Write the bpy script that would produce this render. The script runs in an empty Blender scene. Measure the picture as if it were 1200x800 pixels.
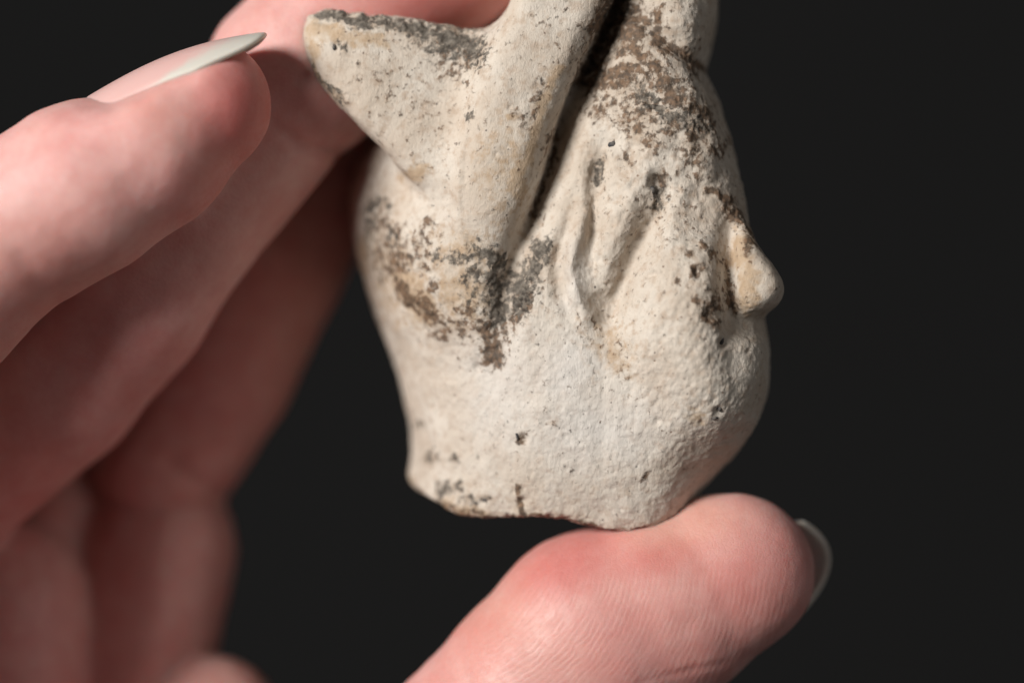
import bpy, math, random
import numpy as np
from mathutils import Vector

random.seed(7)
RNG = np.random.default_rng(11)
SC = bpy.context.scene
COL = SC.collection

# ------------------------------------------------------------------ units
# modelling unit "u" = 1/12 mm ; S turns u into metres
S = 1.0 / 12000.0
D = 3333.333                      # camera distance in u (100 mm lens, 36 mm sensor)

# ------------------------------------------------------------------ camera
cam_d = bpy.data.cameras.new('camera')
cam_d.lens = 100.0
cam_d.sensor_width = 36.0
cam_d.clip_start = 0.01
cam_d.clip_end = 20.0
cam_d.dof.use_dof = True
cam_d.dof.focus_distance = (D - 70) * S
cam_d.dof.aperture_fstop = 5.6
cam_d.dof.aperture_blades = 9
cam = bpy.data.objects.new('camera', cam_d)
cam.location = (0, -D * S, 0)
cam.rotation_euler = (math.radians(90), 0, 0)
COL.objects.link(cam)
SC.camera = cam

# ------------------------------------------------------------------ world
w = bpy.data.worlds.new('World')
SC.world = w
w.use_nodes = True
bg = w.node_tree.nodes['Background']
bg.inputs[0].default_value = (0.95, 0.97, 1.0, 1)
bg.inputs[1].default_value = 0.02

# ------------------------------------------------------------------ lamps
def area(name, loc, target, size, power, col):
    l = bpy.data.lights.new(name, 'AREA')
    l.shape = 'DISK'
    l.size = size
    l.energy = power
    l.color = col
    o = bpy.data.objects.new(name, l)
    o.location = loc
    d = Vector(target) - Vector(loc)
    o.rotation_euler = d.to_track_quat('-Z', 'Y').to_euler()
    COL.objects.link(o)
    return o

area('window_light', (-0.40, -0.42, 0.19), (0, 0, 0), 0.26, 5.9, (1.0, 0.975, 0.94))
area('side_fill_light', (0.50, -0.38, 0.02), (0.02, 0, 0), 0.40, 0.42, (1.0, 0.97, 0.94))

# ------------------------------------------------------------------ exposure
vs = SC.view_settings
vs.view_transform = 'Standard'
vs.look = 'None'
vs.exposure = 0.0
vs.gamma = 1.0
vs.use_curve_mapping = False

# ------------------------------------------------------------------ numpy helpers
def P(px, py, y=0.0):
    k = 1.0 + y / D
    return np.array([(px - 600.0) * k, y, (400.0 - py) * k])

def sstep(a, b, x):
    t = np.clip((x - a) / (b - a), 0, 1)
    return t * t * (3 - 2 * t)

def smin(a, b, k):
    h = np.clip(0.5 + 0.5 * (b - a) / k, 0, 1)
    return b + (a - b) * h - k * h * (1 - h)

def smax(a, b, k):
    return -smin(-a, -b, k)

_lat = RNG.random((64, 64, 64)).astype(np.float32)

def vnoise(p, scale, seed=0):
    """smooth value noise, p (N,3), feature size = scale; about -1..1"""
    q = p / scale + np.array([17.3, 5.1, 9.7]) * (seed + 1)
    i = np.floor(q).astype(np.int64)
    f = (q - i)
    f = f * f * (3 - 2 * f)
    out = np.zeros(len(p))
    for dx in (0, 1):
        wx = f[:, 0] if dx else 1 - f[:, 0]
        for dy in (0, 1):
            wy = f[:, 1] if dy else 1 - f[:, 1]
            for dz in (0, 1):
                wz = f[:, 2] if dz else 1 - f[:, 2]
                out += wx * wy * wz * _lat[(i[:, 0] + dx) & 63, (i[:, 1] + dy) & 63, (i[:, 2] + dz) & 63]
    return out * 2 - 1

def fbm(p, scale, seed=0, octs=4, gain=0.5):
    o = np.zeros(len(p)); a = 1.0; n = 0
    for k in range(octs):
        o += a * vnoise(p, scale / (2 ** k), seed + 3 * k); n += a; a *= gain
    return o / n * 1.6

def poly_dist(X, Z, poly):
    """signed distance (negative inside) to a closed polygon on 2D arrays"""
    d = np.full(X.shape, 1e9, np.float32)
    ins = np.zeros(X.shape, bool)
    n = len(poly)
    for i in range(n):
        ax, az = poly[i]; bx, bz = poly[(i + 1) % n]
        ex, ez = bx - ax, bz - az
        wx, wz = X - ax, Z - az
        t = np.clip((wx * ex + wz * ez) / (ex * ex + ez * ez + 1e-9), 0, 1)
        d = np.minimum(d, (wx - ex * t) ** 2 + (wz - ez * t) ** 2)
        c = ((az <= Z) & (bz > Z)) | ((bz <= Z) & (az > Z))
        with np.errstate(divide='ignore', invalid='ignore'):
            xi = ax + (Z - az) / (ez if ez else 1e-9) * ex
        ins ^= c & (X < xi)
    d = np.sqrt(d)
    return np.where(ins, -d, d)

def chaikin(poly, n=2):
    p = np.array(poly, float)
    for _ in range(n):
        q = np.roll(p, -1, 0)
        p = np.stack([0.75 * p + 0.25 * q, 0.25 * p + 0.75 * q], 1).reshape(-1, 2)
    return p

def inflate(d, h, iters=2500):
    """Poisson-inflated height^2 (0..1) from a 2D signed distance map"""
    m = d < 0
    u = np.where(m, np.minimum(-d, 60.0) * 60, 0).astype(np.float32)
    h2 = h * h
    for _ in range(iters):
        v = np.zeros_like(u)
        v[1:-1, 1:-1] = 0.25 * (u[2:, 1:-1] + u[:-2, 1:-1] + u[1:-1, 2:] + u[1:-1, :-2] + h2)
        u = np.where(m, v, 0)
    um = u.max()
    u = u / um
    # linear continuation outside
    band = m & (d > -2.5 * h) & (d < -0.8 * h)
    c = np.median(u[band] / -d[band])
    near = d > -0.8 * h
    return np.where(near, -c * d, u)

def surface_nets(F, org, h):
    nx, ny, nz = F.shape
    ins = F < 0
    cs = np.zeros((nx - 1, ny - 1, nz - 1), np.int8)
    for a in (0, 1):
        for b in (0, 1):
            for c in (0, 1):
                cs += ins[a:nx - 1 + a, b:ny - 1 + b, c:nz - 1 + c]
    act = (cs > 0) & (cs < 8)
    I = np.argwhere(act)
    idx = np.full(act.shape, -1, np.int64)
    idx[act] = np.arange(len(I))
    corner = [(a, b, c) for a in (0, 1) for b in (0, 1) for c in (0, 1)]
    V = {k: F[I[:, 0] + k[0], I[:, 1] + k[1], I[:, 2] + k[2]] for k in corner}
    acc = np.zeros((len(I), 3)); cnt = np.zeros(len(I))
    for k in corner:
        for ax in range(3):
            if k[ax] == 0:
                k2 = list(k); k2[ax] = 1; k2 = tuple(k2)
                f0, f1 = V[k], V[k2]
                x = (f0 < 0) != (f1 < 0)
                t = np.where(x, f0 / np.where(x, f0 - f1, 1), 0)
                p = np.tile(np.array(k, float), (len(I), 1)); p[:, ax] = t
                acc[x] += p[x]; cnt[x] += 1
    verts = (I + acc / cnt[:, None]) * h + np.array(org)
    quads = []
    for ax in range(3):
        o1, o2 = (ax + 1) % 3, (ax + 2) % 3
        sl0 = [slice(None)] * 3; sl1 = [slice(None)] * 3
        sl0[ax] = slice(0, -1); sl1[ax] = slice(1, None)
        a, b = ins[tuple(sl0)], ins[tuple(sl1)]
        for flip, mask in ((False, a & ~b), (True, ~a & b)):
            E = np.argwhere(mask)
            ok = (E[:, o1] > 0) & (E[:, o2] > 0) & (E[:, o1] < F.shape[o1] - 1) & (E[:, o2] < F.shape[o2] - 1)
            E = E[ok]
            def cell(d1, d2):
                q = E.copy(); q[:, o1] += d1; q[:, o2] += d2
                return idx[q[:, 0], q[:, 1], q[:, 2]]
            q = np.stack([cell(-1, -1), cell(0, -1), cell(0, 0), cell(-1, 0)], 1)
            if flip: q = q[:, ::-1]
            quads.append(q)
    return verts, np.concatenate(quads)

def mesh_from(name, V, Q):
    me = bpy.data.meshes.new(name)
    k = Q.shape[1]
    me.vertices.add(len(V)); me.vertices.foreach_set('co', np.asarray(V, np.float32).ravel())
    me.loops.add(Q.size); me.loops.foreach_set('vertex_index', np.asarray(Q, np.int32).ravel())
    me.polygons.add(len(Q))
    me.polygons.foreach_set('loop_start', np.arange(0, Q.size, k, dtype=np.int32))
    me.polygons.foreach_set('use_smooth', np.ones(len(Q), bool))
    me.update(calc_edges=True)
    return me

def subdivided(V, Q, levels):
    """Catmull-Clark on a closed quad mesh"""
    for _ in range(levels):
        nv, nf = len(V), len(Q)
        fp = V[Q].mean(1)
        a = Q.ravel(); b = np.roll(Q, -1, 1).ravel()
        key = np.minimum(a, b) * nv + np.maximum(a, b)
        uk, inv = np.unique(key, return_inverse=True)
        ne = len(uk)
        ea, eb = uk // nv, uk % nv
        fidx = np.repeat(np.arange(nf), 4)
        cnt = np.bincount(inv, minlength=ne)[:, None]
        fs = np.stack([np.bincount(inv, fp[fidx, c], ne) for c in range(3)], 1) / cnt
        mid = (V[ea] + V[eb]) / 2
        ep = (mid + fs) / 2
        val = np.bincount(a, minlength=nv)[:, None].astype(float)
        Fv = np.stack([np.bincount(a, fp[fidx, c], nv) for c in range(3)], 1) / np.maximum(val, 1)
        ec = (np.bincount(ea, minlength=nv) + np.bincount(eb, minlength=nv))[:, None]
        Rv = np.stack([np.bincount(ea, mid[:, c], nv) + np.bincount(eb, mid[:, c], nv) for c in range(3)], 1) / np.maximum(ec, 1)
        n = np.maximum(val, 3)
        vp = (Fv + 2 * Rv + (n - 3) * V) / n
        e = inv.reshape(nf, 4) + nv
        f = np.arange(nf) + nv + ne
        Q2 = np.stack([np.stack([Q[:, k], e[:, k], f, e[:, k - 1]], 1) for k in range(4)], 1).reshape(-1, 4)
        V, Q = np.concatenate([vp, ep, fp]), Q2
    return V, Q

def vnormals(V, Q):
    n = np.cross(V[Q[:, 2]] - V[Q[:, 0]], V[Q[:, 3]] - V[Q[:, 1]])
    N = np.zeros_like(V)
    for k in range(4):
        for c in range(3):
            N[:, c] += np.bincount(Q[:, k], n[:, c], len(V))
    return N / (np.linalg.norm(N, axis=1, keepdims=True) + 1e-12)

def sample(F, org, h, p):
    q = (p - np.array(org)) / h
    q = np.clip(q, 0, np.array(F.shape) - 1.001)
    i = q.astype(np.int64); f = q - i
    o = np.zeros(len(p))
    for a in (0, 1):
        for b in (0, 1):
            for c in (0, 1):
                wgt = (f[:, 0] if a else 1 - f[:, 0]) * (f[:, 1] if b else 1 - f[:, 1]) * (f[:, 2] if c else 1 - f[:, 2])
                o += wgt * F[i[:, 0] + a, i[:, 1] + b, i[:, 2] + c]
    return o

def stroke(px, py, pts, wid):
    """gaussian falloff 0..1 around a polyline; pts may carry their own strength"""
    best = np.zeros(px.shape)
    for i in range(len(pts) - 1):
        a, b = pts[i], pts[i + 1]
        sa = a[2] if len(a) > 2 else 1.0; sb = b[2] if len(b) > 2 else 1.0
        ex, ey = b[0] - a[0], b[1] - a[1]
        t = np.clip(((px - a[0]) * ex + (py - a[1]) * ey) / (ex * ex + ey * ey + 1e-9), 0, 1)
        d2 = (px - a[0] - ex * t) ** 2 + (py - a[1] - ey * t) ** 2
        best = np.maximum(best, np.exp(-d2 / (2 * wid * wid)) * (sa + (sb - sa) * t))
    return best

def blob(px, py, cx, cy, rx, ry, ang=0.0):
    c, s = math.cos(math.radians(ang)), math.sin(math.radians(ang))
    dx, dy = px - cx, py - cy
    u = (dx * c + dy * s) / rx; v = (-dx * s + dy * c) / ry
    return np.exp(-0.5 * (u * u + v * v))

# ------------------------------------------------------------------ material helper
class NT:
    def __init__(self, name):
        self.m = bpy.data.materials.new(name); self.m.use_nodes = True
        self.t = self.m.node_tree; self.t.nodes.clear()
    def n(self, typ, **kw):
        x = self.t.nodes.new(typ)
        for k, v in kw.items():
            if k == 'ins':
                for a, b in v.items():
                    if hasattr(b, 'is_output'): self.t.links.new(b, x.inputs[a])
                    else: x.inputs[a].default_value = b
            else: setattr(x, k, v)
        return x
    def math(self, op, a, b=0.0, clamp=False):
        x = self.n('ShaderNodeMath', operation=op, use_clamp=clamp, ins={0: a, 1: b}); return x.outputs[0]
    def ramp(self, f, a, b, lo=0.0, hi=1.0):
        x = self.n('ShaderNodeMapRange', interpolation_type='SMOOTHSTEP', ins={0: f, 1: a, 2: b, 3: lo, 4: hi}); return x.outputs[0]
    def mix(self, f, a, b):
        x = self.n('ShaderNodeMix', data_type='RGBA', ins={0: f, 6: a, 7: b}); return x.outputs[2]
    def noise(self, vec, scale, detail=4, rough=0.55, dist=0.0):
        x = self.n('ShaderNodeTexNoise', ins={'Vector': vec, 'Scale': scale, 'Detail': detail, 'Roughness': rough, 'Distortion': dist}); return x.outputs[0]

def rgba(r, g, b): return (r, g, b, 1.0)

# ------------------------------------------------------------------ clay material
def clay_material():
    k = NT('pale_fired_clay')
    tc = k.n('ShaderNodeTexCoord').outputs['Object']
    mm = k.n('ShaderNodeVectorMath', operation='SCALE', ins={0: tc, 'Scale': 1000.0}).outputs[0]   # millimetres
    at = k.n('ShaderNodeAttribute', attribute_name='stain')
    sp = k.n('ShaderNodeSeparateColor', ins={0: at.outputs['Color']})
    dark, brown, ochre = sp.outputs[0], sp.outputs[1], sp.outputs[2]
    white = at.outputs['Alpha']
    big = k.noise(mm, 0.22, 3, 0.5)
    mid = k.noise(mm, 1.1, 5, 0.6)
    fine = k.noise(mm, 4.5, 5, 0.65)
    c = k.mix(k.ramp(big, 0.35, 0.68), rgba(0.525, 0.445, 0.365), rgba(0.60, 0.535, 0.46))
    c = k.mix(k.math('MULTIPLY', k.ramp(mid, 0.46, 0.70), 0.75), c, rgba(0.435, 0.335, 0.255))
    c = k.mix(k.math('MULTIPLY', k.ramp(fine, 0.55, 0.8), 0.4), c, rgba(0.42, 0.335, 0.26))
    c = k.mix(k.math('MULTIPLY', white, 0.75), c, rgba(0.64, 0.61, 0.575))
    # ochre tint
    fo = k.math('MULTIPLY', k.ramp(k.math('ADD', ochre, k.math('MULTIPLY', k.math('SUBTRACT', mid, 0.5), 1.1)), 0.22, 0.8), 0.75)
    c = k.mix(fo, c, rgba(0.42, 0.29, 0.175))
    # soaked-in halo round the dirt
    hal = k.ramp(k.math('ADD', k.math('MAXIMUM', dark, brown), k.math('MULTIPLY', k.math('SUBTRACT', mid, 0.5), 0.8)), 0.10, 0.75)
    c = k.mix(k.math('MULTIPLY', hal, 0.5), c, rgba(0.34, 0.255, 0.185))
    # brown soil
    n2 = k.noise(mm, 1.5, 7, 0.58, 0.12)
    fb = k.ramp(k.math('ADD', brown, k.math('MULTIPLY', k.math('SUBTRACT', n2, 0.5), 2.3)), 0.27, 0.66)
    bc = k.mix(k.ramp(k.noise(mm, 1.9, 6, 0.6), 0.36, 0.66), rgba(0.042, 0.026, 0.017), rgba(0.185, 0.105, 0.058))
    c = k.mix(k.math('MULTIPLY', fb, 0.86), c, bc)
    # dark grey crust
    n3 = k.noise(mm, 1.7, 7, 0.58, 0.12)
    fd = k.ramp(k.math('ADD', dark, k.math('MULTIPLY', k.math('SUBTRACT', n3, 0.5), 2.3)), 0.27, 0.66)
    dc = k.mix(k.ramp(k.noise(mm, 2.1, 6, 0.6), 0.38, 0.64), rgba(0.028, 0.025, 0.022), rgba(0.165, 0.145, 0.12))
    c = k.mix(k.math('MULTIPLY', fd, 0.86), c, dc)
    # tiny scattered specks
    vo = k.n('ShaderNodeTexVoronoi', feature='F1', ins={'Vector': mm, 'Scale': 1.25, 'Randomness': 1.0})
    spk = k.n('ShaderNodeSeparateColor', ins={0: vo.outputs['Color']})
    rad = k.math('MULTIPLY', k.math('SUBTRACT', spk.outputs[0], 0.72), 0.55)
    hit = k.ramp(k.math('SUBTRACT', k.math('ADD', vo.outputs['Distance'], k.math('MULTIPLY', k.math('SUBTRACT', fine, 0.5), 0.25)), rad), -0.03, 0.03, 1.0, 0.0)
    spc = k.mix(spk.outputs[1], rgba(0.20, 0.105, 0.06), rgba(0.06, 0.055, 0.055))
    c = k.mix(k.math('MULTIPLY', hit, 0.7), c, spc)
    # relief
    st = k.n('ShaderNodeMapping', ins={'Vector': mm, 'Rotation': (0, 0.35, 0), 'Scale': (2.2, 1.6, 1.0)}).outputs[0]
    b1 = k.noise(mm, 2.0, 6, 0.62)
    b2 = k.noise(st, 2.6, 5, 0.62, 0.8)
    vb = k.n('ShaderNodeTexVoronoi', feature='SMOOTH_F1', ins={'Vector': st, 'Scale': 1.7, 'Smoothness': 0.5})
    hgt = k.math('ADD', k.math('ADD', k.math('MULTIPLY', b1, 0.5), k.math('MULTIPLY', b2, 0.55)), k.math('MULTIPLY', vb.outputs['Distance'], 0.16))
    hgt = k.math('SUBTRACT', hgt, k.math('MULTIPLY', hit, 0.25))
    hgt = k.math('ADD', hgt, k.math('MULTIPLY', k.math('MULTIPLY', k.math('ADD', fb, fd), n2), 0.55))
    bump = k.n('ShaderNodeBump', ins={'Strength': 0.7, 'Distance': 0.00022, 'Height': hgt})
    bs = k.n('ShaderNodeBsdfPrincipled', ins={'Base Color': c, 'Roughness': k.ramp(fine, 0.2, 0.8, 0.72, 0.95),
             'Specular IOR Level': 0.32, 'Normal': bump.outputs[0]})
    out = k.n('ShaderNodeOutputMaterial', ins={0: bs.outputs[0]})
    return k.m

# ------------------------------------------------------------------ skin material
def skin_material():
    k = NT('skin')
    tc = k.n('ShaderNodeTexCoord').outputs['Object']
    mm = k.n('ShaderNodeVectorMath', operation='SCALE', ins={0: tc, 'Scale': 1000.0}).outputs[0]
    at = k.n('ShaderNodeAttribute', attribute_name='tone')
    sp = k.n('ShaderNodeSeparateColor', ins={0: at.outputs['Color']})
    red, print_m, warm = sp.outputs[0], sp.outputs[1], sp.outputs[2]
    ph = k.n('ShaderNodeAttribute', attribute_name='ridge_phase').outputs['Fac']
    mott = k.noise(mm, 0.35, 4, 0.6)
    mot2 = k.noise(mm, 1.6, 4, 0.6)
    c = k.mix(k.ramp(mott, 0.3, 0.7), rgba(0.64, 0.34, 0.315), rgba(0.70, 0.425, 0.40))
    c = k.mix(k.math('MULTIPLY', warm, 0.6), c, rgba(0.66, 0.40, 0.30))
    fr = k.math('MULTIPLY', k.math('ADD', red, k.math('MULTIPLY', k.math('SUBTRACT', mot2, 0.5), 0.25)), 0.9, True)
    c = k.mix(fr, c, rgba(0.50, 0.085, 0.075))
    wob = k.math('MULTIPLY', k.math('SUBTRACT', k.noise(mm, 0.55, 4, 0.5), 0.5), 9.0)
    ridge = k.math('SINE', k.math('ADD', ph, wob))
    brk = k.noise(mm, 6.0, 2, 0.5)
    ridge = k.math('MULTIPLY', k.math('MULTIPLY', ridge, print_m), k.math('MULTIPLY', k.ramp(brk, 0.35, 0.6, 0.3, 1.0), k.ramp(k.noise(mm, 0.45, 3, 0.5), 0.35, 0.62, 0.35, 1.1)))
    c = k.mix(k.math('MULTIPLY', k.ramp(ridge, -1.0, 0.2, 1.0, 0.0), k.math('MULTIPLY', print_m, 0.22)), c, rgba(0.42, 0.17, 0.14))
    cell = k.n('ShaderNodeTexVoronoi', feature='DISTANCE_TO_EDGE', ins={'Vector': mm, 'Scale': 2.3}).outputs['Distance']
    cell = k.ramp(cell, 0.0, 0.18)
    np_ = k.math('SUBTRACT', 1.0, print_m)
    hg = k.math('ADD', k.math('MULTIPLY', ridge, 0.11), k.math('MULTIPLY', k.math('MULTIPLY', cell, np_), 0.17))
    hg = k.math('ADD', hg, k.math('MULTIPLY', k.noise(mm, 5.0, 4, 0.6), 0.28))
    bump = k.n('ShaderNodeBump', ins={'Strength': 0.55, 'Distance': 0.00016, 'Height': hg})
    bs = k.n('ShaderNodeBsdfPrincipled', ins={'Base Color': c, 'Roughness': k.ramp(mot2, 0.3, 0.7, 0.42, 0.55),
             'Specular IOR Level': 0.36, 'Subsurface Weight': 0.7, 'Subsurface Radius': (1.0, 0.28, 0.2),
             'Subsurface Scale': 0.0018, 'Normal': bump.outputs[0]})
    bs.subsurface_method = 'RANDOM_WALK'
    k.n('ShaderNodeOutputMaterial', ins={0: bs.outputs[0]})
    return k.m

def nail_material():
    k = NT('fingernail_keratin')
    tc = k.n('ShaderNodeTexCoord').outputs['Object']
    mm = k.n('ShaderNodeVectorMath', operation='SCALE', ins={0: tc, 'Scale': 1000.0}).outputs[0]
    fe = k.n('ShaderNodeAttribute', attribute_name='free_edge').outputs['Fac']
    n = k.noise(mm, 1.5, 3, 0.5)
    f = k.ramp(k.math('ADD', fe, k.math('MULTIPLY', k.math('SUBTRACT', n, 0.5), 0.15)), 0.42, 0.62)
    c = k.mix(f, rgba(0.68, 0.43, 0.40), rgba(0.60, 0.57, 0.51))
    bump = k.n('ShaderNodeBump', ins={'Strength': 0.2, 'Distance': 0.0001, 'Height': k.noise(mm, 2.0, 3, 0.5)})
    bs = k.n('ShaderNodeBsdfPrincipled', ins={'Base Color': c, 'Roughness': 0.32, 'Specular IOR Level': 0.45,
             'Subsurface Weight': 0.5, 'Subsurface Radius': (0.8, 0.6, 0.45), 'Subsurface Scale': 0.0008,
             'Normal': bump.outputs[0]})
    k.n('ShaderNodeOutputMaterial', ins={0: bs.outputs[0]})
    return k.m

def backdrop_material():
    k = NT('matt_black_cloth')
    tc = k.n('ShaderNodeTexCoord').outputs['Object']
    n = k.noise(tc, 3.0, 3, 0.5)
    c = k.mix(n, rgba(0.011, 0.011, 0.0112), rgba(0.0165, 0.0165, 0.0167))
    fib = k.noise(tc, 900.0, 3, 0.6)
    bump = k.n('ShaderNodeBump', ins={'Strength': 0.3, 'Distance': 0.0005, 'Height': fib})
    bs = k.n('ShaderNodeBsdfPrincipled', ins={'Base Color': c, 'Roughness': 0.95, 'Specular IOR Level': 0.1, 'Normal': bump.outputs[0]})
    k.n('ShaderNodeOutputMaterial', ins={0: bs.outputs[0]})
    return k.m

def grit_material():
    k = NT('dark_grit')
    tc = k.n('ShaderNodeTexCoord').outputs['Object']
    n = k.noise(tc, 2500.0, 4, 0.6)
    c = k.mix(k.ramp(n, 0.35, 0.7), rgba(0.022, 0.022, 0.026), rgba(0.13, 0.115, 0.10))
    bs = k.n('ShaderNodeBsdfPrincipled', ins={'Base Color': c, 'Roughness': 0.7})
    k.n('ShaderNodeOutputMaterial', ins={0: bs.outputs[0]})
    return k.m

CLAY, SKIN, NAIL, BACK, GRIT = clay_material(), skin_material(), nail_material(), backdrop_material(), grit_material()

# ------------------------------------------------------------------ backdrop (setting)
def backdrop():
    nx, nz = 24, 16
    V, Q = [], []
    for j in range(nz + 1):
        for i in range(nx + 1):
            x = (i / nx - 0.5) * 2.4; z = (j / nz - 0.5) * 1.6
            V.append((x, 0.012 * math.sin(x * 4.1 + 0.5) + 0.006 * math.sin(z * 5 + x * 2), z))
    for j in range(nz):
        for i in range(nx):
            a = j * (nx + 1) + i
            Q.append((a, a + 1, a + nx + 2, a + nx + 1))
    me = mesh_from('backdrop', np.array(V), np.array(Q))
    me.materials.append(BACK)
    o = bpy.data.objects.new('backdrop', me); COL.objects.link(o)
    o.location = (0, 0.42, 0)
    o.rotation_euler = (0, 0, math.radians(-16))
    so = o.modifiers.new('thickness', 'SOLIDIFY'); so.thickness = 0.004; so.offset = 1
    o['kind'] = 'structure'
    o['label'] = 'plain matt charcoal backdrop far behind the hand'
backdrop()

# ================================================================== FIGURINE HEAD
H = 3.0
HX0, HX1, HZ0, HZ1, HY0, HY1 = -290, 350, -300, 580, -170, 340
hx = np.arange(HX0, HX1, H, dtype=np.float32)
hy = np.arange(HY0, HY1, H, dtype=np.float32)
hz = np.arange(HZ0, HZ1, H, dtype=np.float32)
X2, Z2 = np.meshgrid(hx, hz, indexing='ij')

def ycb(px):                       # depth of the head's outline: left side lies farther back
    return np.interp(px, [400, 520, 700, 820, 910], [185, 165, 130, 75, 28])

def poly_u(pts, yf, smooth=2):
    return chaikin([tuple(P(a, b, float(yf(a)) if callable(yf) else yf)[[0, 2]]) for a, b in pts], smooth)

body_pts = [(842, -10), (846, -60), (805, -125), (715, -165), (650, -160), (628, -80), (604, 10), (575, 60), (500, 100), (448, 150),
            (424, 185), (409, 232), (416, 292), (440, 368), (458, 412), (470, 445), (481, 490), (484, 528), (477, 566), (462, 600), (452, 760),
            (800, 760), (796, 640), (803, 602), (814, 580), (836, 556), (868, 524), (889, 492), (899, 455), (903, 415),
            (893, 372), (884, 330), (878, 280), (871, 235), (860, 185), (845, 130), (834, 104), (824, 86), (834, 60), (840, 25)]
d_body = poly_dist(X2, Z2, poly_u(body_pts, ycb, 2))
u_body = inflate(d_body, H, 3000)
PXB = 600 + X2 / 1.0; PYB = 400 - Z2        # front surface lies near y = 0: authoring coordinates

# low-frequency relief of the front of the head (u, + pushes the surface away from the viewer)
def relief(px, py):
    r = np.zeros(px.shape)
    r += 40 * stroke(px, py, [(735, -60, .8), (712, 20, .8), (697, 60, .9), (662, 130, 1), (636, 210, 1), (612, 275, .75), (597, 320, .35), (586, 380, .12)], 14)
    r += 7 * stroke(px, py, [(760, -40), (735, 40), (715, 100, .8), (680, 200, .4)], 40)
    # folds around the eye and cheek
    r -= 13 * stroke(px, py, [(690, 215, .3), (684, 255, .8), (671, 290, 1), (667, 318, 1), (673, 347, .9), (688, 372, .5)], 6.5)
    r += 8 * stroke(px, py, [(672, 235, .2), (664, 275, .8), (653, 305, 1), (656, 345, .8), (668, 372, .3)], 6)
    r += 15 * stroke(px, py, [(703, 180, .3), (697, 205, 1), (692, 245, .9), (693, 300, .6), (700, 350, .3)], 7.5)
    r -= 9 * stroke(px, py, [(742, 215, .5), (726, 255, 1), (713, 300, 1), (706, 330, .5)], 13)
    r += 22 * stroke(px, py, [(772, 225, .5), (757, 270, 1), (743, 302, 1), (726, 338, .9), (716, 372, .5)], 10)
    r += 12 * blob(px, py, 720, 345, 20, 34, 15)
    r += 8 * stroke(px, py, [(712, 365, .8), (716, 400, 1), (738, 440, .8), (748, 470, .2)], 17)
    # eye hollow, brow, cheeks, chin
    r -= 12 * blob(px, py, 775, 130, 50, 50)
    r += 10 * blob(px, py, 815, 255, 28, 34, 0)
    r -= 26 * blob(px, py, 792, 365, 48, 62)
    r -= 14 * blob(px, py, 650, 455, 60, 80)
    r -= 16 * blob(px, py, 835, 465, 40, 45)
    r += 26 * stroke(px, py, [(850, 275, .5), (848, 330, 1), (852, 378, 1), (880, 385, .7)], 11)
    r += 10 * stroke(px, py, [(852, 372, .7), (850, 420, 1), (858, 470, .3)], 13)
    r += 9 * stroke(px, py, [(775, 515, .3), (815, 530, 1), (845, 540, 1)], 26)
    # swelling of the hood under the flap and its hem against the cheek
    r -= 34 * blob(px, py, 515, 300, 66, 80, -15)
    r += 12 * stroke(px, py, [(600, 320, 1), (594, 360, .9), (586, 405, .6), (570, 440, .2)], 12)
    r += 7 * stroke(px, py, [(575, 425, .8), (520, 420, .8), (470, 400, .5)], 22)
    # crease under the small lump at the top right
    r += 16 * stroke(px, py, [(748, 20, .6), (778, 52, 1), (806, 76, 1), (830, 90, .8)], 10)
    r -= 12 * blob(px, py, 800, 30, 34, 30)
    r += 9 * stroke(px, py, [(700, 110, .3), (755, 115, 1), (800, 150, .8)], 18)
    return r

REL = relief(PXB, PYB).astype(np.float32)
YC = ycb(600 + X2 / 1.04).astype(np.float32)
TB2 = (np.float32(190.0) ** 2) * (0.55 * u_body + 0.45 * np.where(u_body > 0, 2 * u_body - u_body ** 2, 2 * u_body)).astype(np.float32)
YY = hy[None, :, None]
def implicit(yc, T2, rel=None, back=None):
    y = YY
    if rel is not None:
        fr = np.clip((yc[:, None, :] + 20 - y) / 90.0, 0, 1)
        y = y - rel[:, None, :] * fr * fr * (3 - 2 * fr)
    F = (y - yc[:, None, :]) ** 2 - T2[:, None, :]
    g = np.gradient(F, H)
    F /= np.sqrt(g[0] ** 2 + g[1] ** 2 + g[2] ** 2) + 12.0
    return F.astype(np.float32)

def softcap(u):
    return np.where(u > 0, 2 * u - u * u, 2 * u)

F_body = implicit(YC, TB2, REL)
# broken neck: the underside
cut = np.interp(600 + X2[:, 0] , [440, 474, 486, 500, 530, 556, 600, 640, 662, 684, 705, 735, 760, 785, 800, 830],
                [560, 568, 582, 590, 603, 609, 606, 605, 606, 613, 618, 621, 616, 608, 603, 590])
cutZ = (400 - cut).astype(np.float32)
under = 10 * np.exp(-((X2 - 0) / 110.0) ** 2)[:, None, :] * np.clip((YY + 10) / 90.0, 0, 1)
F_body = smax(F_body, (cutZ[:, None, None] + under - Z2[:, None, :]).astype(np.float32), 7.0)

# band running down the hood
band_pts = [(610, -150), (762, -150), (735, -60), (716, 2), (699, 38), (674, 90), (651, 148), (632, 205), (612, 262), (597, 305), (583, 322),
            (560, 318), (540, 280), (535, 220), (545, 150), (562, 80), (588, 28), (603, -10), (612, -70)]
d_band = poly_dist(X2, Z2, poly_u(band_pts, -10, 2))
u_band = inflate(d_band, H, 1500)
yb = (-6 + 0.10 * (Z2 - 200).clip(-400, 400) * -0.35).astype(np.float32)
F_band = implicit(yb, (np.float32(70.0) ** 2 * np.where(u_band > 0, 1 - (1 - np.clip(u_band, 0, 1)) ** 3.2, 3.2 * u_band)).astype(np.float32))

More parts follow.
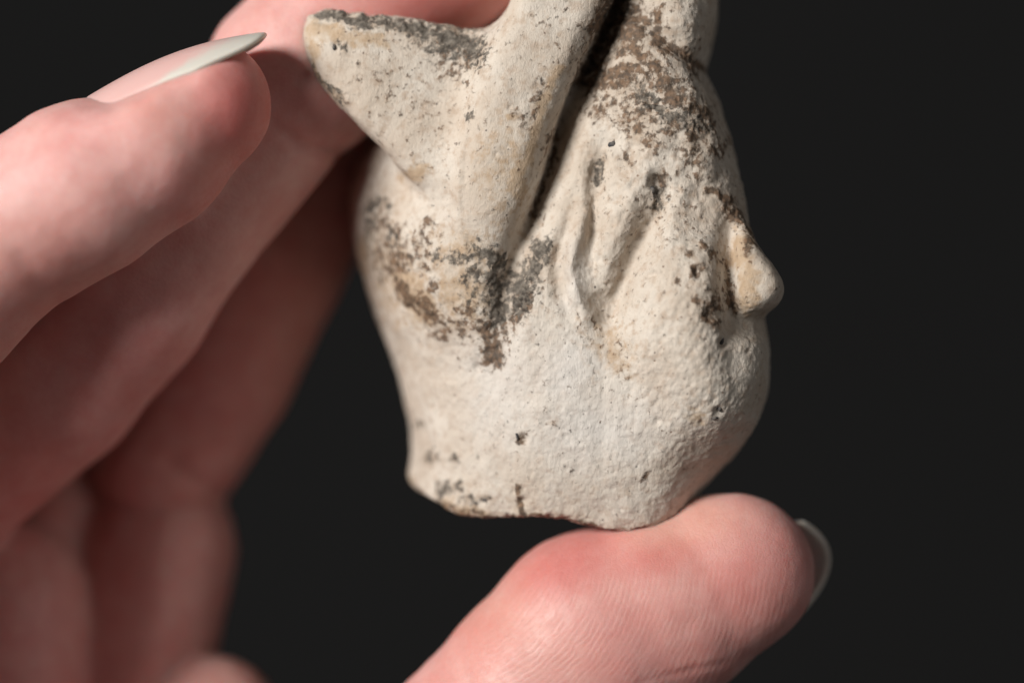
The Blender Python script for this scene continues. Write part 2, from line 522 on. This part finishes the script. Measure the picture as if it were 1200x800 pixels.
# pointed flap sticking out to the side
horn_pts = [(354, 36), (357, 18), (374, 11), (405, 13), (440, 17), (468, 19), (498, 23), (530, 30), (562, 36), (598, 50), (622, 130), (600, 230), (548, 262),
            (508, 238), (482, 212), (466, 198), (449, 174), (425, 150), (399, 128), (378, 103), (365, 80), (357, 60)]
d_horn = poly_dist(X2, Z2, poly_u(horn_pts, -25, 2))
u_horn = inflate(d_horn, H, 1200)
pxh = 600 + X2
yh = np.interp(pxh, [350, 430, 520, 600], [-8, -14, -8, 0]).astype(np.float32)
hornrel = (24 * blob(600 + X2, 400 - Z2, 478, 95, 55, 55)
           + 12 * stroke(600 + X2, 400 - Z2, [(520, 50, .9), (545, 120, .8), (540, 190, .4)], 22)
           - 5 * stroke(600 + X2, 400 - Z2, [(365, 40), (385, 95), (430, 150)], 10)).astype(np.float32)
TH = np.float32(44.0) ** 2 * softcap(u_horn)
F_horn = implicit(yh, TH.astype(np.float32), hornrel)
# chipped, slanting top face of the flap
chip = (Z2[:, None, :] - (400 - np.interp(pxh[:, 0], [350, 380, 440, 500, 560, 620], [16, 15, 19, 24, 36, 40]))[:, None, None].astype(np.float32)
        + (-(YY + 30) * 0.32)) * 0.95
F_horn = np.where(X2[:, None, :] < -38, smax(F_horn, chip.astype(np.float32), 6.0), F_horn)

# nose
nose_pts = [(858, 258), (869, 260), (886, 292), (905, 314), (917, 334), (914, 352), (900, 366), (880, 371), (864, 366), (855, 352), (854, 315), (855, 280)]
d_nose = poly_dist(X2, Z2, poly_u(nose_pts, 0, 2))
u_nose = inflate(d_nose, H, 500)
yn = (-26 + 0.0 * X2).astype(np.float32)
F_nose = implicit(yn, (np.float32(60.0) ** 2 * softcap(u_nose)).astype(np.float32))

F1 = smin(F_horn, F_band, 46.0)
F1 = smin(F1, F_body, 15.0)
F_head = smin(F1, F_nose, 17.0)
ORG = (HX0, HY0, HZ0)
V, Q = surface_nets(F_head, ORG, H)
V, Q = subdivided(V, Q, 1)
N = vnormals(V, Q)
front = np.clip((-N[:, 1] + 0.35) / 0.5, 0, 1)

def proj(V):
    k = D / (D + V[:, 1])
    return 600 + V[:, 0] * k, 400 - V[:, 2] * k

lab_f = np.stack([sample(f, ORG, H, V) for f in (F_body, F_band, F_horn, F_nose)], 1)
part_id = np.argmin(lab_f, 1)
del F_body, F_band, F_horn, F_nose, F1

px, py = proj(V)
jx = 9 * fbm(V, 30, 40, 3); jy = 9 * fbm(V, 30, 60, 3)
qx, qy = px + jx, py + jy              # uneven stain borders

# ---- stains (what has dried onto or soaked into the clay)
dark = np.zeros(len(V)); brown = np.zeros(len(V)); ochre = np.zeros(len(V)); white = np.zeros(len(V))
def st(arr, kind, amt, *a):
    v = (stroke if kind == 's' else blob)(qx, qy, *a) * min(amt * 1.22, 0.95) * front
    np.maximum(arr, v, out=arr)
# flap
st(dark, 's', .62, [(380, 20), (420, 24), (470, 30), (500, 40)], 7)
st(dark, 'b', .70, 530, 48, 28, 16, 25)
st(dark, 'b', .55, 552, 58, 14, 22, 0)
st(dark, 'b', .60, 396, 54, 3.5, 6, 0)
st(dark, 's', .42, [(372, 80), (392, 108), (402, 122)], 6)
st(ochre, 's', .60, [(366, 40), (400, 42), (450, 50)], 9)
st(ochre, 's', .55, [(362, 40), (375, 85), (395, 115)], 6)
st(ochre, 'b', .75, 486, 206, 17, 8, -15)
st(brown, 'b', .38, 535, 70, 22, 24, 0)
st(dark, 'b', .40, 550, 135, 7, 9, 0)
# band
st(ochre, 's', .70, [(650, 85), (635, 130), (622, 180), (605, 230)], 8)
st(ochre, 'b', .50, 545, 300, 40, 25, 0)
st(brown, 's', .36, [(632, 100), (618, 150), (603, 130)], 9)
# groove beside the band and dirty top of the face
st(brown, 's', .72, [(722, -10), (703, 45), (683, 90)], 12)
st(dark, 's', .38, [(728, -10), (708, 45), (688, 95)], 9)
st(brown, 'b', .62, 735, 28, 24, 30, 0)
st(brown, 's', .62, [(775, 15), (768, 45), (790, 62), (822, 82)], 7)
st(brown, 'b', .66, 718, 92, 30, 13, -10)
st(brown, 's', .62, [(745, 60), (765, 80), (790, 110), (818, 135)], 10)
st(dark, 's', .48, [(750, 108), (785, 135), (815, 150)], 9)
st(brown, 'b', .42, 745, 130, 40, 26, 20)
st(brown, 's', .40, [(800, 100), (820, 150), (815, 190)], 12)
st(brown, 's', .45, [(650, 150), (640, 200), (622, 260)], 6)
st(brown, 'b', .62, 745, 148, 7, 8, 0)
st(brown, 'b', .58, 738, 188, 6, 7, 0)
st(brown, 'b', .70, 770, 215, 7, 11, -15)
st(dark, 'b', .62, 768, 234, 9, 9, 0)
st(dark, 's', .55, [(700, 192), (696, 212)], 5)
st(brown, 'b', .60, 832, 178, 6, 9, -20)
st(brown, 's', .62, [(835, 225), (852, 235), (862, 258)], 6)
st(brown, 's', .46, [(870, 268), (880, 285), (885, 305)], 6)
st(ochre, 's', .65, [(870, 280), (878, 330), (870, 358)], 12)
st(brown, 's', .50, [(853, 300), (854, 340), (860, 366)], 4)
# specks of soil on the cheek
for a in ((822, 291, 7, 6), (818, 317, 9, 8), (805, 300, 5, 4), (792, 330, 5, 4), (818, 356, 9, 7), (832, 368, 10, 8), (840, 352, 8, 10), (835, 300, 5, 8)):
    st(brown, 'b', .60, *a)
st(brown, 'b', .16, 825, 335, 22, 40, 0)
# hood below the flap
st(dark, 'b', .60, 437, 243, 8, 9, 0)
st(dark, 'b', .52, 436, 268, 6, 16, 0)
st(dark, 'b', .42, 462, 275, 9, 14, 0)
st(brown, 'b', .48, 462, 300, 26, 22, 30)
st(brown, 's', .62, [(472, 340), (492, 358), (512, 375)], 9)
st(ochre, 's', .85, [(472, 330), (486, 350), (500, 370)], 14)
st(ochre, 'b', .8, 598, 134, 5, 5, 0)
st(ochre, 'b', .45, 590, 200, 30, 60, 0)
st(ochre, 'b', .45, 460, 330, 40, 50, 0)
st(brown, 'b', .42, 495, 290, 14, 18, 20)
st(brown, 'b', .42, 505, 262, 8, 8, 0)
st(ochre, 'b', .60, 425, 300, 10, 26, 0)
st(dark, 'b', .62, 568, 300, 17, 11, 0)
st(dark, 'b', .50, 535, 306, 15, 9, 10)
st(dark, 's', .66, [(578, 310), (583, 345), (580, 372)], 9)
st(dark, 'b', .40, 562, 345, 16, 20, 0)
st(dark, 's', .66, [(632, 292), (618, 322), (608, 355)], 13)
st(brown, 's', .60, [(562, 380), (568, 402), (577, 424)], 9)
st(brown, 's', .46, [(585, 395), (600, 372), (618, 350)], 12)
st(brown, 'b', .40, 535, 385, 30, 12, 25)
st(ochre, 'b', .55, 545, 345, 35, 35, 0)
st(brown, 'b', .15, 470, 110, 80, 60, 30)
st(brown, 'b', .27, 760, 90, 90, 60, 30)
for a in ((448, 262, 10, 8), (470, 268, 7, 10), (482, 300, 12, 10), (455, 318, 12, 9), (500, 315, 9, 9), (470, 352, 9, 7), (520, 395, 14, 6), (545, 365, 9, 9), (505, 340, 8, 6),
          (770, 100, 16, 10), (800, 120, 14, 10), (728, 60, 18, 12), (790, 150, 14, 9), (760, 165, 12, 8), (700, 130, 14, 10), (812, 160, 9, 14), (845, 170, 8, 12)):
    st(brown, 'b', .5, *a)
for a in ((555, 322, 12, 8), (600, 330, 8, 16), (545, 330, 7, 6), (590, 365, 10, 12), (760, 120, 14, 8), (690, 70, 10, 18), (515, 300, 7, 6), (450, 240, 7, 7)):
    st(dark, 'b', .46, *a)
st(brown, 'b', .19, 800, 220, 60, 90, 0)
# neck
st(dark, 'b', .50, 508, 535, 8, 7, 0)
st(dark, 'b', .48, 532, 533, 5, 5, 0)
st(dark, 'b', .58, 536, 571, 8, 8, 0)
st(dark, 'b', .52, 518, 577, 6, 9, 0)
st(dark, 'b', .42, 550, 588, 10, 8, 0)
st(dark, 'b', .58, 566, 586, 6, 4, -20)
st(dark, 'b', .52, 493, 497, 6, 4, 20)
st(brown, 's', .60, [(610, 576), (612, 592), (611, 600)], 3.5)
st(brown, 'b', .60, 612, 512, 5, 7, 0)
st(brown, 's', .50, [(484, 575), (510, 594), (555, 608), (600, 605), (660, 604), (700, 616)], 4)
st(ochre, 's', .55, [(476, 560), (482, 578), (505, 590), (555, 605)], 8)
st(brown, 'b', .50, 757, 558, 4, 7, 0)
st(brown, 'b', .44, 642, 494, 6, 3, 0)
st(ochre, 'b', .55, 815, 490, 16, 7, 0)
st(brown, 'b', .22, 725, 430, 14, 30, -20)
st(brown, 'b', .20, 690, 390, 26, 26, 0)
st(ochre, 'b', .45, 715, 410, 26, 40, -20)
st(white, 'b', 1., 665, 440, 36, 40, 0)
st(white, 'b', .7, 690, 500, 60, 40, 0)
st(white, 'b', .6, 590, 450, 40, 60, 0)
st(white, 'b', .5, 670, 330, 10, 30, 0)
# light dirt all over
allb = 0.0 + 0.13 * fbm(V, 70, 5, 4)
np.maximum(brown, allb, out=brown)
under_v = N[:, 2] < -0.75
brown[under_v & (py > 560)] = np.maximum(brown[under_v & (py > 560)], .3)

# ---- fine relief
faceonly = (part_id == 0).astype(float)
disp = (1.5 + 0.9 * faceonly) * fbm(V, 46, 1, 3) + 0.7 * fbm(V, 24, 91, 2) + (0.25 + 0.15 * faceonly) * fbm(V, 14, 7, 3) + (0.18 + 0.34 * faceonly) * fbm(V, 5, 15, 2)
rough_zone = np.clip(dark + brown - 0.2, 0, 1)
disp += rough_zone * (3.4 * fbm(V, 8, 21, 3) + 1.6)
# crackled skin of the cheek: short slanting wrinkles
Vs = V.copy(); a = math.radians(28)
Vs[:, 0] = (V[:, 0] * math.cos(a) - V[:, 2] * math.sin(a)) * 2.2
Vs[:, 2] = V[:, 0] * math.sin(a) + V[:, 2] * math.cos(a)
cheek = blob(px, py, 800, 420, 75, 90) * front
fold = (blob(px, py, 725, 255, 52, 75) + 0.5 * blob(px, py, 800, 200, 50, 50)) * front
Vf = V.copy(); a = math.radians(-16)
Vf[:, 0] = (V[:, 0] * math.cos(a) + V[:, 2] * math.sin(a)) * 2.6
Vf[:, 2] = -V[:, 0] * math.sin(a) + V[:, 2] * math.cos(a)
disp += fold * (4.2 * fbm(Vf, 62, 33, 3) + 1.2 * fbm(V, 11, 37, 2))
disp += 1.6 * blob(px, py, 770, 110, 80, 70) * front * fbm(V, 16, 39, 3)
disp += cheek * 0.8 * fbm(Vs, 9, 31, 3)
# broken neck rim and chipped flap top are jagged
rim = np.exp(-((py - np.interp(px, 600 + X2[:, 0], cut)) / 9.0) ** 2)
disp += rim * (3.0 * fbm(V, 16, 51, 3) - 1.0)
top = stroke(px, py, [(362, 26), (400, 18), (470, 26), (560, 40)], 8)
disp += top * 3.5 * fbm(V, 13, 71, 3)
# pits
def pit(cx, cy, r, depth):
    global disp
    m = (np.abs(px - cx) < 4 * r) & (np.abs(py - cy) < 4 * r) & (front > 0.2)
    d = np.hypot(px[m] - cx, py[m] - cy) / r
    disp[m] += -depth * np.exp(-0.5 * d ** 2) + 0.08 * depth * np.exp(-0.5 * ((d - 1.9) / 0.5) ** 2)
for a in ((770, 213, 6, 7), (757, 322, 3, 4), (848, 402, 4, 6), (612, 514, 4, 5), (842, 482, 4, 4), (832, 368, 6, 6), (818, 318, 5, 5), (396, 54, 4, 4),
          (611, 588, 4, 4), (764, 320, 3, 4), (716, 167, 6, 4), (700, 200, 5, 3), (560, 430, 4, 3), (770, 494, 3, 3), (566, 586, 3, 3)):
    pit(*a)
for _ in range(150):
    pit(random.uniform(430, 890), random.uniform(60, 600), random.uniform(1.1, 2.2), random.uniform(0.4, 1.5))
V = V + N * disp[:, None]
N = vnormals(V, Q)
px, py = proj(V)

head_root = bpy.data.objects.new('figurine_head', None)
head_root.empty_display_size = 0.01
COL.objects.link(head_root)
head_root['label'] = 'broken cream clay figurine head with pointed flap and small nose, stained brown and grey'
head_root['category'] = 'figurine'

def add_attr(me, name, typ, data):
    at = me.attributes.new(name, typ, 'POINT')
    at.data.foreach_set('color' if typ == 'FLOAT_COLOR' else 'value', np.asarray(data, np.float32).ravel())

stain = np.stack([dark, brown, ochre, white], 1)
fid = part_id[Q]
fpart = np.where(fid[:, 0] == fid[:, 2], fid[:, 0], np.maximum(fid[:, 1], fid[:, 3]))
base_pt = np.array([P(640, 610, 100)[0], 100.0, P(640, 612, 100)[2]])
head_root.location = tuple(base_pt * S)
for k, nm in enumerate(('face', 'hood_band', 'hood_flap', 'nose')):
    f = Q[fpart == k]
    ids, inv = np.unique(f, return_inverse=True)
    me = mesh_from(nm, V[ids] * S, inv.reshape(f.shape))
    add_attr(me, 'stain', 'FLOAT_COLOR', stain[ids])
    me.normals_split_custom_set_from_vertices(N[ids].tolist())
    me.materials.append(CLAY)
    o = bpy.data.objects.new(nm, me); COL.objects.link(o)
    o.parent = head_root
    o.matrix_parent_inverse = head_root.matrix_world.inverted()
    o.location = tuple(-base_pt * S)

# embedded dark grains
HEADV, HPX, HPY, HN = V, px, py, N
def surf_point(cx, cy):
    m = np.where((np.hypot(HPX - cx, HPY - cy) < 3.5) & (HN[:, 1] < 0))[0]
    i = m[np.argmin(HEADV[m, 1])]
    return HEADV[i], HN[i]
import bmesh
def grain(cx, cy, rx, rz, rot):
    bm = bmesh.new(); bmesh.ops.create_icosphere(bm, subdivisions=2, radius=1.0)
    p, n = surf_point(cx, cy)
    for v in bm.verts:
        f = 1 + random.uniform(-.22, .22)
        x, z = v.co.x * rx * f, v.co.z * rz * f
        c, s = math.cos(rot), math.sin(rot)
        v.co = Vector((p[0] + x * c - z * s, p[1] + v.co.y * 3.2 * f + 1.0, p[2] + x * s + z * c)) * S
    me = bpy.data.meshes.new('grit'); bm.to_mesh(me); bm.free()
    for q in me.polygons: q.use_smooth = True
    me.materials.append(GRIT)
    o = bpy.data.objects.new('grit', me); COL.objects.link(o)
    o.parent = head_root; o.location = tuple(-base_pt * S)
for a in ((716, 167, 5.0, 4.6, 0), (606, 513, 1.8, 5.5, .15), (843, 481, 3.0, 4.0, 0), (841, 491, 4.0, 2.4, .3), (848, 402, 2.6, 5.0, -.3),
          (767, 220, 4.0, 4.5, .2), (566, 586, 4.0, 2.0, .4), (394, 54, 2.4, 4.2, 0)):
    grain(*a)

# ================================================================== HAND
G = 7.0
gx = np.arange(-1010, 420, G, dtype=np.float32)
gy = np.arange(-300, 560, G, dtype=np.float32)
gz = np.arange(-900, 660, G, dtype=np.float32)
GX, GY, GZ = np.meshgrid(gx, gy, gz, indexing='ij')

def chain(pts, ys=1.0, y0=0.0, k=10.0):
    """pts: (px, py, depth, radius); tapered limbs joined"""
    out = None
    cs = [(P(a, b, c), r) for a, b, c, r in pts]
    for (a, ra), (b, rb) in zip(cs[:-1], cs[1:]):
        a = a.copy(); b = b.copy(); a[1] = y0 + (a[1] - y0) / ys; b[1] = y0 + (b[1] - y0) / ys
        e = (b - a).astype(np.float32); a = a.astype(np.float32)
        m = max(ra, rb) + 90
        sl = tuple(slice(max(0, int((min(a[c], b[c]) - m - g[0]) / G)), max(1, int((max(a[c], b[c]) + m - g[0]) / G) + 1))
                   for c, g in enumerate((gx, gy, gz)))
        wx = (gx[sl[0]] - a[0])[:, None, None]; wz = (gz[sl[2]] - a[2])[None, None, :]
        wy = (np.float32(y0) + (gy[sl[1]] - np.float32(y0)) / np.float32(ys) - a[1])[None, :, None]
        t = np.clip((wx * e[0] + wy * e[1] + wz * e[2]) / np.float32(e @ e), 0, 1)
        d = np.sqrt((wx - t * e[0]) ** 2 + (wy - t * e[1]) ** 2 + (wz - t * e[2]) ** 2) - (np.float32(ra) + np.float32(rb - ra) * t)
        if out is None: out = np.full((len(gx), len(gy), len(gz)), 90.0, np.float32)
        out[sl] = smin(out[sl], d, np.float32(k))
    return out

def ball(px_, py_, y, rx, ry, rz):
    c = P(px_, py_, y)
    q = np.sqrt(((GX - c[0]) / rx) ** 2 + ((GY - c[1]) / ry) ** 2 + ((GZ - c[2]) / rz) ** 2)
    return ((q - 1) * min(rx, ry, rz)).astype(np.float32)

# index finger (nearest the lens), nail upwards; unseen base shaped to shade the palm
A = chain([(236, 124, -70, 80), (172, 172, -78, 97), (95, 222, -90, 99), (-20, 290, -95, 100), (-135, 410, -90, 110), (-165, 570, -80, 126), (-172, 780, -40, 150), (-130, 1000, 20, 180)])
nail_a = np.array([0.919, 0.0, 0.395])
nail_n = np.array([-0.38, -0.10, 0.90]); nail_n /= np.linalg.norm(nail_n)
nail_b = np.cross(nail_n, nail_a); nail_b /= np.linalg.norm(nail_b); nail_b *= np.sign(nail_b[1])
nail_c = P(104, 127, -68)
dorsal = (GX - nail_c[0]) * nail_n[0] + (GY - nail_c[1]) * nail_n[1] + (GZ - nail_c[2]) * nail_n[2]
along = (GX - nail_c[0]) * nail_a[0] + (GZ - nail_c[2]) * nail_a[2]
across = (GX - nail_c[0]) * nail_b[0] + (GY - nail_c[1]) * nail_b[1] + (GZ - nail_c[2]) * nail_b[2]
dorsal = dorsal + 0.0022 * across ** 2 - 4 - np.clip((30 - along), 0, 400) * 0.35
A = smax(A, dorsal.astype(np.float32), 12.0)
# middle finger, reaching over to the top of the head
B = chain([(540, -64, 118, 103), (440, -10, 112, 106), (345, 90, 92, 104), (215, 262, 62, 92), (145, 350, 85, 104), (60, 440, 115, 112), (-80, 560, 150, 112), (-240, 740, 160, 130)])
B = smin(B, ball(372, 88, 88, 92, 92, 84), 25)
# ring finger behind
C = chain([(470, 60, 300, 88), (400, 150, 285, 92), (318, 308, 270, 94), (255, 435, 285, 96), (195, 540, 300, 92)])
C = smin(C, chain([(188, 640, 310, 98), (150, 790, 300, 104), (90, 960, 280, 130)]), 10)
# fleshy bases and little finger
E2 = chain([(10, 700, 225, 96), (10, 860, 235, 115), (-60, 1000, 220, 150)])
E2 = smin(E2, chain([(70, 600, 330, 80), (80, 900, 330, 90)]), 20)
E3 = chain([(250, 846, 245, 84), (210, 960, 270, 100), (120, 1060, 300, 140)])
palm = chain([(-360, 780, 80, 140), (-200, 980, 170, 190), (-60, 1240, 180, 210)], k=40)
palm = smin(palm, chain([(-240, 760, 160, 140), (-60, 1100, 220, 200)]), 40)
palm = smin(palm, chain([(60, 1010, 290, 140), (-60, 1150, 220, 200)]), 40)
# thumb from below, pad towards the lens
T = chain([(868, 672, 12, 87), (838, 681, 16, 99), (775, 712, 20, 116), (700, 752, 24, 131), (640, 812, 26, 128), (570, 878, 30, 122), (470, 980, 50, 140), (330, 1100, 100, 175), (60, 1200, 180, 200)], ys=0.82, y0=20)
T = smin(T, ball(862, 655, 8, 72, 66, 74), 18)
hand = smin(C, E2, 14)
hand = smin(hand, E3, 8)
hand = smin(hand, palm, 45)
hand = smin(hand, B, 10)
hand = smin(hand, A, 6)
hand = smin(hand, smin(T, palm, 50), 8)
# flesh gives way where it is pressed against the clay
flat = np.stack([GX.ravel(), GY.ravel(), GZ.ravel()], 1)
near = (np.abs(hand.ravel()) < 60) & (flat[:, 0] > HX0) & (flat[:, 0] < HX1 - 4) & (flat[:, 1] > HY0) & (flat[:, 1] < HY1 - 4) & (flat[:, 2] > HZ0) & (flat[:, 2] < HZ1 - 4)
hd = np.full(hand.size, 1e3, np.float32)
hd[near] = sample(F_head, ORG, H, flat[near])
hd = hd.reshape(hand.shape)
hand = smax(hand, -(hd + 4.0), 10.0).astype(np.float32)
del flat, near
hand[:, :, 0] = 50; hand[0] = np.maximum(hand[0], 5)
GORG = (gx[0], gy[0], gz[0])
V, Q = surface_nets(hand, GORG, G)
V, Q = subdivided(V, Q, 1)
N = vnormals(V, Q)
px, py = proj(V)
front = np.clip((-N[:, 1] + 0.3) / 0.5, 0, 1)
which = np.argmin(np.stack([sample(f, GORG, G, V) for f in (A, B, C, T)], 1), 1)
isA, isB, isC, isT = [(which == k).astype(float) for k in range(4)]
isA[sample(A, GORG, G, V) > 15] = 0; isB[sample(B, GORG, G, V) > 15] = 0; isC[sample(C, GORG, G, V) > 15] = 0; isT[sample(T, GORG, G, V) > 15] = 0
del A, B, C, T, E2, E3, palm, hand, hd, GX, GY, GZ

disp = 1.6 * fbm(V, 90, 3, 3) + 0.5 * fbm(V, 25, 9, 2)
# skin folds
disp -= isB * front * 5 * stroke(px, py, [(322, 150, .4), (350, 168, 1), (395, 182, 1), (425, 186, .6)], 6)
disp -= isA * front * 1.6 * stroke(px, py, [(20, 300), (60, 345), (80, 372)], 9)
disp -= isC * front * 5 * stroke(px, py, [(200, 545), (250, 575), (290, 590)], 9)
disp -= isT * front * 1.0 * stroke(px, py, [(750, 800, .5), (800, 786, 1), (856, 774, .7)], 3.0)
disp -= isT * front * 1.6 * stroke(px, py, [(541, 745), (548, 790), (552, 820)], 5)
V = V + N * disp[:, None]
N = vnormals(V, Q)
px, py = proj(V)

red = 0.14 + 0.16 * fbm(V, 110, 17, 3) + 0.10 * isT + 0.06 * fbm(V, 30, 19, 3)
def rd(mask, amt, *a):
    global red
    red = np.maximum(red, mask * amt * blob(px, py, *a))
rd(isA, .85, 285, 130, 42, 75, 15)
rd(isA, .55, 250, 215, 60, 40, -35)
rd(isA, .35, 40, 330, 90, 40, -35)
rd(isT, .70, 660, 660, 70, 34, -22)
rd(isT, .55, 760, 655, 70, 22, -10)
rd(isT, .42, 905, 660, 40, 60, 0)
rd(isT, .45, 850, 690, 28, 40, 0)
rd(isT, .40, 560, 740, 50, 60, -40)
rd(isT, .30, 720, 740, 80, 50, 0)
rd(isB, .70, 520, 10, 80, 30, 0)
rd(isB, .40, 360, 140, 60, 40, 0)
rd(isB, .35, 120, 430, 90, 120, 40)
rd(isC, .35, 300, 400, 60, 150, 25)
rd(1.0, .45, 20, 560, 60, 80, 0)
red = np.clip(red, 0, 1)
warm = np.clip(isT * (0.9 * blob(px, py, 800, 615, 60, 25, -12) + .5 * blob(px, py, 570, 720, 60, 50)) + 0.25 + 0.3 * fbm(V, 150, 27, 2), 0, 1)
prm = isT * np.clip((-N[:, 1] + 0.1) / 0.6, 0, 1) * sstep(560, 640, px + 0.35 * (py - 700)) * sstep(635, 700, py) * (1 - sstep(905, 945, px))
phase = np.hypot(px - 500, (py - 620) * 1.0) * (2 * math.pi / 6.8)
tone = np.stack([red, prm, warm, np.ones(len(V))], 1)
me = mesh_from('hand', V * S, Q)
add_attr(me, 'tone', 'FLOAT_COLOR', tone)
add_attr(me, 'ridge_phase', 'FLOAT', phase)
me.materials.append(SKIN)
hand_o = bpy.data.objects.new('hand', me); COL.objects.link(hand_o)
hand_o['label'] = 'left hand with pale pink skin pinching the clay head between thumb and fingers'
hand_o['category'] = 'hand'

# ---- nails: curved plates with thickness
def plate(name, fn, nu, nv, thick):
    """fn(s,t) -> u-space point (s 0 root .. 1 free edge ; t -1..1), free-edge value"""
    Vt, fe = [], []
    for i in range(nu + 1):
        for j in range(nv + 1):
            p, f = fn(i / nu, -1 + 2 * j / nv)
            Vt.append(p); fe.append(f)
    Qn = []
    for i in range(nu):
        for j in range(nv):
            a = i * (nv + 1) + j
            Qn.append((a, a + 1, a + nv + 2, a + nv + 1))
    me = mesh_from(name, np.array(Vt) * S, np.array(Qn))
    add_attr(me, 'free_edge', 'FLOAT', fe)
    me.materials.append(NAIL)
    o = bpy.data.objects.new(name, me); COL.objects.link(o)
    o.parent = hand_o
    so = o.modifiers.new('thickness', 'SOLIDIFY'); so.thickness = thick * S; so.offset = 0
    bv = o.modifiers.new('round', 'SUBSURF'); bv.levels = 1; bv.render_levels = 2
    return o

def index_nail(s, t):
    # runs along the upper side of the index fingertip
    q = s * (1.0 - 0.16 * t * t - 0.24 * t ** 6)
    p = nail_c + nail_a * (q * 222) + nail_n * (9 + 9 * math.sin(math.pi * q) - 26 * t * t - 12 * q ** 3) + nail_b * (72 * t * (0.9 + 0.1 * s))
    return p, s * (0.62 + 0.22 * t * t)
plate('fingernail', index_nail, 20, 14, 7)

def thumb_nail(s, t):
    # free edge seen past the pad of the thumb
    ex = 972 - 50 * t * t + 19.5 * -t; ey = 668 + 71 * t + 13 * t * t
    back = (1 - s) * 150
    yy = 74 - 34 * t * t + 34 * (1 - (s) ** 2)
    return P(ex - back * 0.95, ey + back * 0.12, yy), s * 0.58
plate('thumbnail', thumb_nail, 16, 16, 9)

def middle_nail(s, t):
    c = P(560, -150, 118)
    ax = np.array([0.8, 0, -0.1 - 0.35 * s]); upv = np.array([-0.35, 0, 0.93])
    return P(440, -95, 118) + np.array([170 * s * (1 - .12 * t * t), 80 * t, 30 * s - 45 * s * s - 26 * t * t]) + np.array([0, 0, 6]), s * 0.58
plate('fingernail', middle_nail, 14, 12, 7)
